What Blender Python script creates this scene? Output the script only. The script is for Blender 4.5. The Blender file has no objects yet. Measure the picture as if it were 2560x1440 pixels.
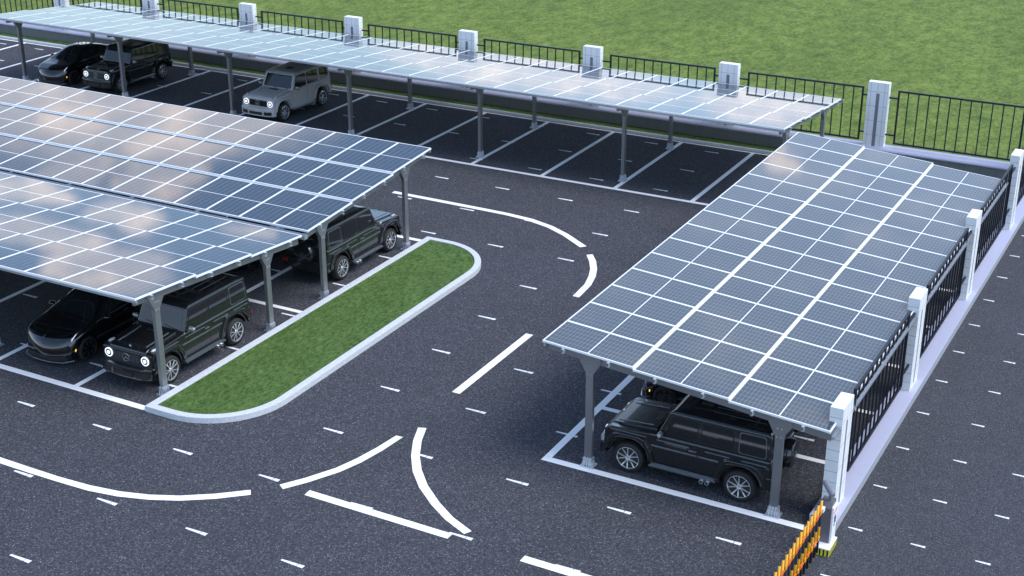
import bpy, bmesh, math, random
from mathutils import Vector, Matrix
R = math.radians
random.seed(4)
scene = bpy.context.scene
COL = scene.collection

# ------------------------------------------------------------------ materials
def new_mat(name):
    m = bpy.data.materials.new(name); m.use_nodes = True
    nt = m.node_tree; b = nt.nodes['Principled BSDF']
    return m, nt, b
def simple(name, col, rough=0.5, metal=0.0, coat=0.0, emit=None, estr=0.0, var=0.08, vscale=6.0, bump=0.0):
    m, nt, b = new_mat(name)
    n = nt.nodes.new('ShaderNodeTexNoise'); n.inputs['Scale'].default_value = vscale; n.inputs['Detail'].default_value = 5
    tc = nt.nodes.new('ShaderNodeTexCoord'); nt.links.new(tc.outputs['Object'], n.inputs['Vector'])
    mx = nt.nodes.new('ShaderNodeMix'); mx.data_type = 'RGBA'
    mx.inputs[6].default_value = (*[c*(1-var) for c in col], 1); mx.inputs[7].default_value = (*[min(1, c*(1+var)) for c in col], 1)
    nt.links.new(n.outputs['Fac'], mx.inputs[0]); nt.links.new(mx.outputs[2], b.inputs['Base Color'])
    b.inputs['Roughness'].default_value = rough; b.inputs['Metallic'].default_value = metal
    b.inputs['Coat Weight'].default_value = coat; b.inputs['Coat Roughness'].default_value = 0.04
    if emit:
        b.inputs['Emission Color'].default_value = (*emit, 1); b.inputs['Emission Strength'].default_value = estr
    if bump:
        bp = nt.nodes.new('ShaderNodeBump'); bp.inputs['Strength'].default_value = bump; bp.inputs['Distance'].default_value = 0.01
        nt.links.new(n.outputs['Fac'], bp.inputs['Height']); nt.links.new(bp.outputs[0], b.inputs['Normal'])
    return m
class NB:
    """small helper to write node maths"""
    def __init__(s, nt): s.nt = nt
    def m(s, op, a, b=None, c=None):
        n = s.nt.nodes.new('ShaderNodeMath'); n.operation = op
        for i, v in enumerate((a, b, c)):
            if v is None: continue
            if isinstance(v, (int, float)): n.inputs[i].default_value = v
            else: s.nt.links.new(v, n.inputs[i])
        return n.outputs[0]
    def mix(s, f, a, b):
        n = s.nt.nodes.new('ShaderNodeMix'); n.data_type = 'RGBA'
        for i, v in ((0, f), (6, a), (7, b)):
            if isinstance(v, (int, float)): n.inputs[i].default_value = v
            elif isinstance(v, tuple): n.inputs[i].default_value = (*v, 1)
            else: s.nt.links.new(v, n.inputs[i])
        return n.outputs[2]
    def noise(s, vec, scale, detail=4, rough=0.5):
        n = s.nt.nodes.new('ShaderNodeTexNoise'); n.inputs['Scale'].default_value = scale
        n.inputs['Detail'].default_value = detail; n.inputs['Roughness'].default_value = rough
        s.nt.links.new(vec, n.inputs['Vector']); return n.outputs['Fac']
    def ramp(s, f, lo, hi):
        n = s.nt.nodes.new('ShaderNodeMapRange'); n.clamp = True
        s.nt.links.new(f, n.inputs[0]); n.inputs[1].default_value = lo; n.inputs[2].default_value = hi
        return n.outputs[0]
    def coords(s, kind='Object'):
        tc = s.nt.nodes.new('ShaderNodeTexCoord'); sp = s.nt.nodes.new('ShaderNodeSeparateXYZ')
        s.nt.links.new(tc.outputs[kind], sp.inputs[0]); return tc.outputs[kind], sp.outputs[0], sp.outputs[1], sp.outputs[2]

def asphalt(name, x0, y0, sx, sy, dl, dw, gscale):
    m, nt, b = new_mat(name); N = NB(nt); v, x, y, z = N.coords()
    big = N.noise(v, 0.35, 3); mid = N.noise(v, 2.2*gscale, 4, 0.6); fine = N.noise(v, 13.0*gscale, 4, 0.9)
    vo = nt.nodes.new('ShaderNodeTexVoronoi'); vo.inputs['Scale'].default_value = 27*gscale; nt.links.new(v, vo.inputs['Vector'])
    sp = nt.nodes.new('ShaderNodeSeparateColor'); nt.links.new(vo.outputs['Color'], sp.inputs[0])
    stone = N.m('MULTIPLY', N.ramp(sp.outputs[0], 0.55, 1.0), N.ramp(vo.outputs['Distance'], 0.55, 0.2))
    base = N.mix(N.ramp(fine, 0.34, 0.66), (0.007, 0.008, 0.013), (0.097, 0.099, 0.112))
    base = N.mix(N.m('MULTIPLY', N.ramp(mid, 0.35, 0.65), 0.35), base, (0.031, 0.033, 0.047))
    base = N.mix(N.m('MULTIPLY', N.ramp(big, 0.45, 0.75), 0.3), base, (0.028, 0.031, 0.035))
    base = N.mix(N.m('MULTIPLY', stone, 0.72), base, (0.28, 0.285, 0.315))
    bright_fleck = N.m('GREATER_THAN', sp.outputs[1], 0.985)  # sparse pale aggregate flecks in the asphalt
    bright_fleck = N.m('MULTIPLY', bright_fleck, N.ramp(vo.outputs['Distance'], 0.4, 0.15))
    base = N.mix(N.m('MULTIPLY', bright_fleck, 0.8), base, (0.5, 0.52, 0.6))
    # short worn dashes that repeat on a regular lattice
    fx = N.m('MULTIPLY', N.m('FRACT', N.m('DIVIDE', N.m('SUBTRACT', x, x0), sx)), sx)
    fy = N.m('MULTIPLY', N.m('SUBTRACT', N.m('FRACT', N.m('ADD', N.m('DIVIDE', N.m('SUBTRACT', y, y0), sy), 0.5)), 0.5), sy)
    inx = N.m('LESS_THAN', fx, dl)
    hw = N.m('ADD', dw*0.55, N.m('MULTIPLY', fx, dw*0.55/dl))
    cy = N.m('ADD', fy, dw*0.6)
    iny = N.m('LESS_THAN', N.m('ABSOLUTE', cy), hw)
    gap = N.m('GREATER_THAN', N.m('ABSOLUTE', N.m('SUBTRACT', fx, dl*0.72)), dl*0.012)
    wear = N.ramp(N.noise(v, 40, 3, 0.7), 0.30, 0.42)
    dash = N.m('MULTIPLY', N.m('MULTIPLY', N.m('MULTIPLY', inx, iny), gap), wear)
    base = N.mix(dash, base, (0.78, 0.8, 0.82))
    nt.links.new(base, b.inputs['Base Color']); b.inputs['Roughness'].default_value = 0.85
    b.inputs['Specular IOR Level'].default_value = 0.25
    bp = nt.nodes.new('ShaderNodeBump'); bp.inputs['Strength'].default_value = 0.5; bp.inputs['Distance'].default_value = 0.01
    nt.links.new(N.m('ADD', fine, N.m('MULTIPLY', stone, 0.6)), bp.inputs['Height']); nt.links.new(bp.outputs[0], b.inputs['Normal'])
    return m
def grass(name, sc, dark, light, dry, amt=0.35):
    m, nt, b = new_mat(name); N = NB(nt); v, x, y, z = N.coords()
    mp = nt.nodes.new('ShaderNodeMapping'); mp.inputs['Rotation'].default_value = (0, 0, R(28)); mp.inputs['Scale'].default_value = (1, 0.55, 1)
    nt.links.new(v, mp.inputs[0]); w = mp.outputs[0]
    a = N.noise(w, 0.22*sc, 3, 0.6); c = N.noise(w, 1.6*sc, 5, 0.7); d = N.noise(w, 7*sc, 4, 0.75); e = N.noise(w, 24*sc, 2, 0.6)
    t = N.m('ADD', N.m('MULTIPLY', c, 0.4), N.m('ADD', N.m('MULTIPLY', d, 0.4), N.m('MULTIPLY', e, 0.2)))
    col = N.mix(N.ramp(t, 0.42, 0.58), dark, light)
    col = N.mix(N.m('MULTIPLY', N.ramp(N.noise(w, 3.1*sc, 5, 0.8), 0.52, 0.72), amt), col, dry)
    col = N.mix(N.m('MULTIPLY', N.ramp(a, 0.40, 0.70), 0.28), col, tuple(0.6*q for q in dark))
    nt.links.new(col, b.inputs['Base Color']); b.inputs['Roughness'].default_value = 0.8
    b.inputs['Specular IOR Level'].default_value = 0.15
    bp = nt.nodes.new('ShaderNodeBump'); bp.inputs['Strength'].default_value = 0.9; bp.inputs['Distance'].default_value = 0.05/sc
    nt.links.new(t, bp.inputs['Height']); nt.links.new(bp.outputs[0], b.inputs['Normal'])
    return m
def tiles(name, col, joint, fy, fz, jw, off=(0, 0, 0), axis='xz'):
    """stone slabs with thin joints, in the object's own space"""
    m, nt, b = new_mat(name); N = NB(nt); v, x, y, z = N.coords()
    h = {'x': x, 'y': y}[axis[0]]
    ax = N.m('ABSOLUTE', N.m('SUBTRACT', N.m('FRACT', N.m('ADD', N.m('DIVIDE', h, fy), 0.5+off[0])), 0.5))
    az = N.m('ABSOLUTE', N.m('SUBTRACT', N.m('FRACT', N.m('ADD', N.m('DIVIDE', z, fz), 0.5+off[2])), 0.5))
    j = N.m('MAXIMUM', N.m('LESS_THAN', ax, jw/fy/2), N.m('LESS_THAN', az, jw/fz/2))
    n = N.noise(v, 2.0, 5, 0.65); n2 = N.noise(v, 0.7, 2)
    c = N.mix(N.ramp(n, 0.3, 0.7), tuple(0.88*q for q in col), col)
    c = N.mix(N.m('MULTIPLY', j, 0.85), c, joint)
    nt.links.new(c, b.inputs['Base Color']); b.inputs['Roughness'].default_value = 0.55
    return m
def panel_glass():
    m, nt, b = new_mat('photovoltaic_glass'); N = NB(nt); v, x, y, z = N.coords()
    W, L = 1.23, 1.15
    cx = N.m('ABSOLUTE', N.m('SUBTRACT', N.m('FRACT', N.m('ADD', N.m('DIVIDE', N.m('ADD', x, W/2), W/6), 0.5)), 0.5))
    ay = N.m('ABSOLUTE', y)
    cy = N.m('ABSOLUTE', N.m('SUBTRACT', N.m('FRACT', N.m('ADD', N.m('DIVIDE', N.m('SUBTRACT', ay, 0.012), L/12), 0.5)), 0.5))
    line = N.m('MAXIMUM', N.m('LESS_THAN', cx, 0.0075/(W/6)), N.m('LESS_THAN', cy, 0.0055/(L/12)))
    mid = N.m('LESS_THAN', ay, 0.013)
    bus = N.m('LESS_THAN', N.m('FRACT', N.m('MULTIPLY', N.m('ADD', x, 5), 44)), 0.12)
    info = nt.nodes.new('ShaderNodeObjectInfo')
    cell = N.mix(info.outputs['Random'], (0.028, 0.039, 0.053), (0.034, 0.046, 0.060))
    cell = N.mix(N.m('MULTIPLY', N.noise(v, 3, 3), 0.35), cell, (0.030, 0.040, 0.056))
    cell = N.mix(N.m('MULTIPLY', bus, 0.12), cell, (0.12, 0.14, 0.17))
    c = N.mix(line, cell, (0.14, 0.185, 0.24)); c = N.mix(mid, c, (0.8, 0.83, 0.86))
    nt.links.new(c, b.inputs['Base Color']); b.inputs['Roughness'].default_value = 0.04
    b.inputs['IOR'].default_value = 1.5; b.inputs['Specular IOR Level'].default_value = 0.6
    bp = nt.nodes.new('ShaderNodeBump'); bp.inputs['Strength'].default_value = 0.03; bp.inputs['Distance'].default_value = 0.001
    nt.links.new(N.noise(v, 60, 2), bp.inputs['Height']); nt.links.new(bp.outputs[0], b.inputs['Normal'])
    return m
def brushed(name, col, rough):
    m, nt, b = new_mat(name); N = NB(nt); v, x, y, z = N.coords()
    mp = nt.nodes.new('ShaderNodeMapping'); mp.inputs['Scale'].default_value = (40, 40, 0.8); nt.links.new(v, mp.inputs[0])
    n = N.noise(mp.outputs[0], 3, 3); n2 = N.noise(v, 3.0, 4)
    nt.links.new(N.mix(n2, tuple(0.92*c for c in col), col), b.inputs['Base Color'])
    b.inputs['Metallic'].default_value = 0.75
    nt.links.new(N.m('ADD', rough-0.03, N.m('MULTIPLY', n2, 0.06)), b.inputs['Roughness'])
    return m
def stripes(name, c1, c2, period, duty=0.5, diag=0.0, off=0.0, axis='xy'):
    m, nt, b = new_mat(name); N = NB(nt); v, x, y, z = N.coords()
    s = N.m('ADD', x, y) if axis == 'xy' else z
    s = N.m('ADD', s, off)
    f = N.m('LESS_THAN', N.m('FRACT', N.m('DIVIDE', N.m('ADD', s, 100*period), period)), duty)
    nt.links.new(N.mix(f, c2, c1), b.inputs['Base Color']); b.inputs['Roughness'].default_value = 0.45
    return m

M = {}
M['asphalt'] = asphalt('lot_asphalt', -28.275, 21.209, 2.737, 2.737, 0.61, 0.050, 1.0)
M['asphalt2'] = asphalt('road_asphalt', -6.566, 28.541, 1.441, 2.156, 0.33, 0.036, 1.5)
M['field'] = grass('field_grass', 0.8, (0.060, 0.104, 0.015), (0.180, 0.238, 0.046), (0.33, 0.34, 0.12), 0.42)
M['lawn'] = grass('lawn_grass', 6.0, (0.018, 0.055, 0.009), (0.125, 0.200, 0.055), (0.22, 0.28, 0.13), 0.32)
M['paint'] = simple('road_paint', (0.88, 0.89, 0.90), 0.6, var=0.04, vscale=12)
M['curb'] = simple('curb_concrete', (0.56, 0.58, 0.61), 0.75, var=0.24, vscale=14, bump=0.4)
M['pillar'] = tiles('pillar_tiles_front', (0.80, 0.80, 0.81), (0.20, 0.20, 0.21), 0.28, 0.60, 0.012, (0.07, 0, 0.1))
M['pillar_y'] = tiles('pillar_tiles_side', (0.80, 0.80, 0.81), (0.20, 0.20, 0.21), 5.0, 0.278, 0.012, (0.5, 0, 0.1), 'y')
M['slot'] = simple('pillar_recess', (0.20, 0.20, 0.23), 0.6)
M['walltile'] = tiles('wall_tiles', (0.155, 0.158, 0.165), (0.06, 0.06, 0.065), 0.62, 3.0, 0.014, (0.3, 0, 0.5))
M['wallface2'] = simple('wall_plaster', (0.30, 0.31, 0.34), 0.8, var=0.12)
M['coping'] = simple('coping_stone', (0.41, 0.42, 0.55), 0.65, var=0.05, vscale=4)
M['iron'] = simple('black_iron', (0.008, 0.010, 0.018), 0.5, var=0.2)
M['steel'] = brushed('galvanised_steel', (0.34, 0.35, 0.37), 0.34)
M['frame'] = simple('panel_frame_white', (0.82, 0.84, 0.86), 0.35, var=0.03)
M['glassPV'] = panel_glass()
M['backsheet'] = simple('panel_underside', (0.16, 0.17, 0.18), 0.6)
M['purlin'] = simple('purlin_zinc', (0.50, 0.53, 0.56), 0.35, 0.3)
M['basew'] = brushed('cast_base_zinc', (0.62, 0.65, 0.70), 0.34)
M['paint_black'] = simple('car_paint_graphite', (0.016, 0.017, 0.019), 0.22, 0.35, 1.0, var=0.1)
M['paint_jet'] = simple('car_paint_black', (0.004, 0.004, 0.005), 0.15, 0.1, 1.0, var=0.1)
M['paint_grey'] = simple('car_paint_grey', (0.40, 0.395, 0.395), 0.5, 0.0, 0.12, var=0.04)
M['glass'] = simple('car_glass', (0.010, 0.012, 0.014), 0.04, 0, 0.6, var=0.3)
M['rubber'] = simple('tyre_rubber', (0.012, 0.012, 0.013), 0.75, var=0.2, vscale=30)
M['chrome'] = simple('chrome', (0.82, 0.83, 0.85), 0.16, 0.72, 0.5, var=0.03)
M['blackrim'] = simple('black_rim', (0.010, 0.010, 0.011), 0.25, 0.5, 0.6)
M['trim'] = simple('black_trim', (0.010, 0.010, 0.011), 0.45)
M['trimgloss'] = simple('grey_trim', (0.17, 0.19, 0.205), 0.18, 0.6, 0.8)  # base colour lightened to carry the highlights along car mouldings
M['mirrorcap'] = simple('mirror_cap_silver', (0.28, 0.29, 0.31), 0.25, 0.6, 0.6)
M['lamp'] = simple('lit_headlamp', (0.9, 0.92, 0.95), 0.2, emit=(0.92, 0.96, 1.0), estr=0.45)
M['lampdim'] = simple('lamp_glass', (0.55, 0.58, 0.62), 0.12, 0.3, 1.0)
M['red'] = simple('tail_lamp_red', (0.22, 0.006, 0.006), 0.2, 0, 0.8)
M['amber'] = simple('amber_lamp', (0.8, 0.42, 0.05), 0.3, emit=(1.0, 0.55, 0.1), estr=0.8)
M['cabinet'] = simple('gate_cabinet_grey', (0.115, 0.11, 0.125), 0.45, var=0.05)
M['white'] = simple('white_metal', (0.82, 0.82, 0.83), 0.4, var=0.02)
M['hazard'] = stripes('hazard_stripes', (0.66, 0.62, 0.03), (0.015, 0.015, 0.012), 0.088, 0.56)
M['tube'] = stripes('gate_tube_stripes', (0.90, 0.42, 0.01), (0.012, 0.012, 0.022), 0.68, 0.51, axis='z', off=-0.45)
M['amber_paint'] = simple('amber_paint', (0.88, 0.36, 0.01), 0.4)
M['orange'] = simple('orange_reflector', (0.85, 0.16, 0.01), 0.35)
M['gatered'] = simple('red_mark', (0.75, 0.06, 0.05), 0.4)
M['gateblue'] = simple('dark_blue_mark', (0.06, 0.09, 0.16), 0.4)
M['camgrey'] = simple('camera_grey', (0.17, 0.17, 0.21), 0.4)

# ------------------------------------------------------------------ mesh helpers
def bm_new(): return bmesh.new()
def box(bm, x0, x1, y0, y1, z0, z1, T=None, mi=0):
    vs = [Vector(p) for p in ((x0,y0,z0),(x1,y0,z0),(x1,y1,z0),(x0,y1,z0),(x0,y0,z1),(x1,y0,z1),(x1,y1,z1),(x0,y1,z1))]
    if T: vs = [T @ v for v in vs]
    v = [bm.verts.new(p) for p in vs]
    for f in ((0,3,2,1),(4,5,6,7),(0,1,5,4),(1,2,6,5),(2,3,7,6),(3,0,4,7)):
        fc = bm.faces.new([v[i] for i in f]); fc.material_index = mi
def prism(bm, pts, lo, hi, plane='xz', mi=0, fn=None):
    """extrude a 2D polygon; plane xz -> extrude along y, xy -> along z, yz -> along x"""
    def P(a, b, c):
        if plane == 'xz': p = (a, c, b)
        elif plane == 'xy': p = (a, b, c)
        else: p = (c, a, b)
        return Vector(fn(*p)) if fn else Vector(p)
    A = [bm.verts.new(P(a, b, lo)) for a, b in pts]; B = [bm.verts.new(P(a, b, hi)) for a, b in pts]
    n = len(pts)
    fs = [bm.faces.new(A), bm.faces.new(list(reversed(B)))]
    for i in range(n): fs.append(bm.faces.new((A[i], B[i], B[(i+1) % n], A[(i+1) % n])))
    for f in fs: f.material_index = mi
def tube(bm, p0, p1, r0, r1=None, n=12, mi=0, caps=True):
    p0, p1 = Vector(p0), Vector(p1); r1 = r0 if r1 is None else r1
    d = (p1-p0).normalized(); a = d.orthogonal().normalized(); b = d.cross(a)
    A = [bm.verts.new(p0+(a*math.cos(t)+b*math.sin(t))*r0) for t in [2*math.pi*i/n for i in range(n)]]
    B = [bm.verts.new(p1+(a*math.cos(t)+b*math.sin(t))*r1) for t in [2*math.pi*i/n for i in range(n)]]
    for i in range(n): bm.faces.new((A[i], A[(i+1) % n], B[(i+1) % n], B[i])).material_index = mi
    if caps: bm.faces.new(list(reversed(A))).material_index = mi; bm.faces.new(B).material_index = mi
def lathe(bm, prof, axis='y', n=32, center=(0, 0, 0), mi=0):
    """prof = [(axial, radius)]"""
    rings = []
    for a, r in prof:
        ring = []
        for i in range(n):
            t = 2*math.pi*i/n; c, s = r*math.cos(t), r*math.sin(t)
            p = {'y': (c, a, s), 'x': (a, c, s), 'z': (c, s, a)}[axis]
            ring.append(bm.verts.new(Vector(p)+Vector(center)))
        rings.append(ring)
    for k in range(len(rings)-1):
        for i in range(n):
            bm.faces.new((rings[k][i], rings[k][(i+1) % n], rings[k+1][(i+1) % n], rings[k+1][i])).material_index = mi
    for rg in (rings[0], rings[-1]):
        if prof[0 if rg is rings[0] else -1][1] > 0.001: bm.faces.new(rg).material_index = mi
def strip(bm, left, right, z):
    A = [bm.verts.new((x, y, z)) for x, y in left]; B = [bm.verts.new((x, y, z)) for x, y in right]
    for i in range(len(A)-1): bm.faces.new((A[i], B[i], B[i+1], A[i+1]))
def obj(name, bm, mats, parent=None, bevel=0, smooth=False, seg=2, ang=35):
    bmesh.ops.recalc_face_normals(bm, faces=bm.faces)
    me = bpy.data.meshes.new(name); bm.to_mesh(me); bm.free()
    if not isinstance(mats, (list, tuple)): mats = [mats]
    for m in mats: me.materials.append(m)
    if smooth:
        for p in me.polygons: p.use_smooth = True
    o = bpy.data.objects.new(name, me); COL.objects.link(o)
    if parent: o.parent = parent
    if bevel:
        md = o.modifiers.new('bevel', 'BEVEL'); md.width = bevel; md.segments = seg; md.limit_method = 'ANGLE'; md.angle_limit = R(ang)
    return o
def tag(o, label=None, cat=None, group=None, kind=None):
    if label: o['label'] = label
    if cat: o['category'] = cat
    if group: o['group'] = group
    if kind: o['kind'] = kind
    return o
def empty(name, loc, rz=0):
    o = bpy.data.objects.new(name, None); o.location = loc; o.rotation_euler = (0, 0, rz); COL.objects.link(o); return o
def copy_tree(o, parent=None):
    c = o.copy(); COL.objects.link(c)
    if parent is not None: c.parent = parent
    for ch in list(o.children): copy_tree(ch, c)
    return c
def shade_flat_by_angle(o, a=35):
    o.data.set_sharp_from_angle(angle=R(a)) if hasattr(o.data, 'set_sharp_from_angle') else None

# ------------------------------------------------------------------ ground and setting
def sheet(name, x0, x1, y0, y1, z, mat, label):
    bm = bm_new(); v = [bm.verts.new(p) for p in ((x0,y0,z),(x1,y0,z),(x1,y1,z),(x0,y1,z))]; bm.faces.new(v)
    return tag(obj(name, bm, mat), label, None, None, 'structure')
sheet('ground', -300, 300, -200, 400, -0.03, M['field'], 'wide green field of grass beyond the fence')
sheet('parking_lot', -90, -6.9, -8, 54.95, 0.0, M['asphalt'], 'dark asphalt of the parking lot')
sheet('road', -6.9, 30, -8, 160, 0.0, M['asphalt2'], 'asphalt road outside the side fence')
# curb and verge along the back
bm = bm_new(); box(bm, -90, -6.9, 54.88, 55.02, 0.0, 0.12)
tag(obj('curb', bm, M['curb'], bevel=0.01), 'pale stone curb along the back of the lot', kind='structure')
bm = bm_new(); box(bm, -90, -7.4, 55.02, 55.69, -0.02, 0.08)
tag(obj('verge', bm, M['lawn']), 'narrow strip of grass between curb and back wall', kind='structure')

# traffic island
def island_outline(ins, n=14):
    l, r, b, t, rad = -24.82+ins, -21.74-ins, 25.12+ins, 39.62-ins, 2.2-ins
    p = [(l, b), (r-rad, b)]
    p += [(r-rad+rad*math.sin(R(90*i/n)), b+rad-rad*math.cos(R(90*i/n))) for i in range(1, n)]
    p += [(r, b+rad), (r, t-rad)]
    p += [(r-rad+rad*math.cos(R(90*i/n)), t-rad+rad*math.sin(R(90*i/n))) for i in range(1, n)]
    p += [(r-rad, t), (l, t)]
    return p
bm = bm_new()
O, I = island_outline(0), island_outline(0.22)
vo0 = [bm.verts.new((x, y, 0)) for x, y in O]; vo1 = [bm.verts.new((x, y, 0.17)) for x, y in O]
vi1 = [bm.verts.new((x, y, 0.17)) for x, y in I]; vi0 = [bm.verts.new((x, y, 0.05)) for x, y in I]
n = len(O)
for i in range(n):
    j = (i+1) % n
    bm.faces.new((vo0[i], vo0[j], vo1[j], vo1[i])); bm.faces.new((vo1[i], vo1[j], vi1[j], vi1[i])); bm.faces.new((vi1[i], vi1[j], vi0[j], vi0[i]))
isl = tag(obj('island_curb', bm, M['curb'], bevel=0.012), 'pale concrete curb ringing the long grass island', kind='structure')
bm = bm_new(); bm.faces.new([bm.verts.new((x, y, 0.13)) for x, y in island_outline(0.21)])
tag(obj('island_lawn', bm, M['lawn']), 'mown dark green lawn inside the curbed island', kind='structure')

# painted markings
def mark(name, pieces, label, z=0.005):
    bm = bm_new()
    for l, r in pieces: strip(bm, l, r, z)
    return tag(obj(name, bm, M['paint']), label, None, None, 'structure')
def seg(x0, y0, x1, y1, w):
    d = Vector((x1-x0, y1-y0)).normalized(); nx, ny = -d.y*w/2, d.x*w/2
    return ([(x0+nx, y0+ny), (x1+nx, y1+ny)], [(x0-nx, y0-ny), (x1-nx, y1-ny)])
# back row bays
P_ = [seg(-75, 47.82, -14.0, 47.82, 0.2)]
for k in range(-1, 17):
    x = -18.19-3.2*k
    P_.append(seg(x, 47.92, x, 54.7, 0.18))
P_.append(seg(-75, 54.76, -14.0, 54.76, 0.12))
mark('bay_lines', P_, 'white bay lines of the back parking row')
# middle rows
P_ = [seg(-75, 25.26, -24.82, 25.26, 0.22), seg(-75, 32.46, -24.82, 32.46, 0.18), seg(-75, 39.5, -24.82, 39.5, 0.2)]
for k in range(0, 14):
    x = -27.54-3.2*k
    P_ += [seg(x, 25.37, x, 32.37, 0.18), seg(x, 32.55, x, 39.4, 0.18)]
mark('bay_lines', P_, 'white bay lines of the middle double parking row')
# right rows
P_ = [seg(-14.17, 28.1, -14.17, 47.35, 0.2), seg(-14.27, 28.0, -7.42, 28.0, 0.22)]
for k in range(1, 6): P_.append(seg(-14.07, 28.0+3.16*k, -7.42, 28.0+3.16*k, 0.18))
mark('bay_lines', P_, 'white bay lines of the right parking row')
def poly_mark(l, r, label, name='lane_line'):
    mark(name, [(l, r)], label, 0.009)
L1 = [(-34, 21.47), (-26.35, 21.48), (-25.31, 21.475), (-24.31, 21.48), (-23.35, 21.54), (-22.53, 21.67), (-21.8, 21.89), (-21.13, 22.20), (-20.43, 22.68), (-19.79, 23.23)]
L1b = [(-34, 21.25), (-26.12, 21.26), (-25.21, 21.26), (-24.22, 21.28), (-23.25, 21.32), (-22.42, 21.46), (-21.66, 21.70), (-20.97, 22.02), (-20.28, 22.49), (-19.64, 23.05)]
poly_mark(L1, L1b, 'white lane line curving in from the left foreground')
poly_mark([(-19.32, 23.76), (-18.95, 24.34), (-18.58, 25.07), (-18.39, 25.70), (-18.25, 26.41), (-18.15, 27.2)],
          [(-19.12, 23.63), (-18.77, 24.18), (-18.37, 24.97), (-18.17, 25.60), (-18.03, 26.37), (-17.95, 27.21)], 'curved left side of the white painted triangle')
poly_mark([(-17.88, 27.84), (-17.62, 27.18), (-17.25, 26.49), (-16.80, 25.85), (-16.25, 25.27), (-15.57, 24.73), (-14.95, 24.33), (-14.25, 24.01)],
          [(-17.67, 27.92), (-17.42, 27.28), (-17.06, 26.60), (-16.64, 26.02), (-16.12, 25.46), (-15.46, 24.92), (-14.84, 24.51), (-14.16, 24.2)], 'curved right side of the white painted triangle')
poly_mark([(-18.52, 23.9), (-14.49, 23.89)], [(-18.50, 23.66), (-14.49, 23.66)], 'straight front side of the white painted triangle')
poly_mark([(-28.71, 43.53), (-26.49, 43.50), (-24.73, 43.47), (-23.65, 43.44), (-22.6, 43.32), (-21.6, 43.0), (-20.74, 42.53), (-19.66, 41.77)],
          [(-28.70, 43.30), (-26.49, 43.26), (-24.72, 43.23), (-23.69, 43.20), (-22.68, 43.08), (-21.70, 42.77), (-20.86, 42.32), (-19.82, 41.57)], 'long white line curving past the end of the island')
poly_mark([(-19.15, 41.19), (-18.79, 40.69), (-18.45, 40.06), (-18.2, 39.41), (-18.02, 38.69), (-17.93, 37.61)],
          [(-19.32, 41.04), (-18.98, 40.55), (-18.66, 39.96), (-18.43, 39.35), (-18.25, 38.67), (-18.16, 37.62)], 'short white arc beside the right canopy')
poly_mark([(-18.14, 34.40), (-18.14, 30.02)], [(-17.90, 34.40), (-17.89, 30.02)], 'straight white dash in the middle of the drive lane')
poly_mark([(-12.61, 23.9), (-6.0, 23.9)], [(-12.61, 23.66), (-6.0, 23.66)], 'straight white stop line at the bottom edge of the lot')

# ------------------------------------------------------------------ walls, pillars, fences
wall = empty('boundary_wall', (-40, 55.9, 0)); tag(wall, 'low dark tiled wall with lavender coping along the grass field', 'wall')
def local(o, *pts): return pts
bm = bm_new(); box(bm, -50, 33.25, -0.23, 0.30, -0.02, 0.56); obj('wall_body', bm, M['walltile'], wall)
bm = bm_new()
prof = [(-0.29, 0.565), (-0.31, 0.59), (-0.31, 0.63), (-0.27, 0.68), (-0.17, 0.715), (0.30, 0.725), (0.36, 0.70), (0.38, 0.62), (0.36, 0.565)]
prism(bm, prof, -50, 33.25, 'yz'); obj('coping', bm, M['coping'], wall, bevel=0.008)
wall2 = empty('boundary_wall', (-7.09, 28.19, 0)); tag(wall2, 'low lavender-topped wall beside the outer road', 'wall')
bm = bm_new(); box(bm, -0.32, 0.32, 0, 27.35, -0.02, 0.235); obj('wall_body', bm, M['wallface2'], wall2)
bm = bm_new(); box(bm, -0.325, 0.325, -0.005, 27.35, 0.236, 0.272); obj('coping', bm, M['coping'], wall2, bevel=0.006)

def make_pillar(h):
    """pillar with its wide slotted face towards local -Y"""
    t = empty('fence_pillar', (0, 0, 0))
    w, d = 0.42, 0.155
    bm = bm_new()
    box(bm, -w, w, -d+0.03, d, 0, h)                          # core
    s = 0.07
    box(bm, -w, -s, -d, -d+0.0301, 0, h); box(bm, s, w, -d, -d+0.0301, 0, h)
    box(bm, -s, s, -d, -d+0.0301, h-0.42, h); box(bm, -s, s, -d, -d+0.0301, 0, 0.04)
    o = obj('pillar_shaft', bm, [M['pillar'], M['pillar_y']], t)
    for p in o.data.polygons:
        if abs(p.normal.x) > 0.5 and abs(p.center.x) > 0.3: p.material_index = 1
    bm = bm_new(); box(bm, -s+0.001, s-0.001, -d+0.012, -d+0.029, 0.042, h-0.422); obj('recess_strip', bm, M['slot'], t)
    bm = bm_new(); box(bm, -w, w, -d, d, h+0.0005, h+0.035); obj('pillar_cap', bm, M['white'], t, bevel=0.004)
    return t
def make_fence(L, h, nb):
    """iron fence panel in local XZ plane, x from 0 to L"""
    t = empty('fence_panel', (0, 0, 0)); q = 0.034
    bm = bm_new(); box(bm, 0, L, -q, q, h-2*q, h); box(bm, 0, L, -q, q, 0, 2*q)
    box(bm, 0, 2*q, -q-0.002, q+0.002, 2*q, h-2*q); box(bm, L-2*q, L, -q-0.002, q+0.002, 2*q, h-2*q)
    obj('fence_frame', bm, M['iron'], t)
    for i in range(1, nb+1):
        x = L*i/(nb+1); bm = bm_new(); box(bm, x-0.021, x+0.021, -0.021, 0.021, 2*q, h-2*q)
        obj('fence_bar', bm, M['iron'], t)
    for zz in (0.36, h-0.33):
        for a, b_ in ((-0.36, 0.0), (L, L+(0.36 if L < 5 else 0.66))):
            bm = bm_new(); box(bm, a, b_, -0.03, 0.03, zz-0.03, zz+0.03); obj('fence_bracket', bm, M['iron'], t)
    return t
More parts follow.
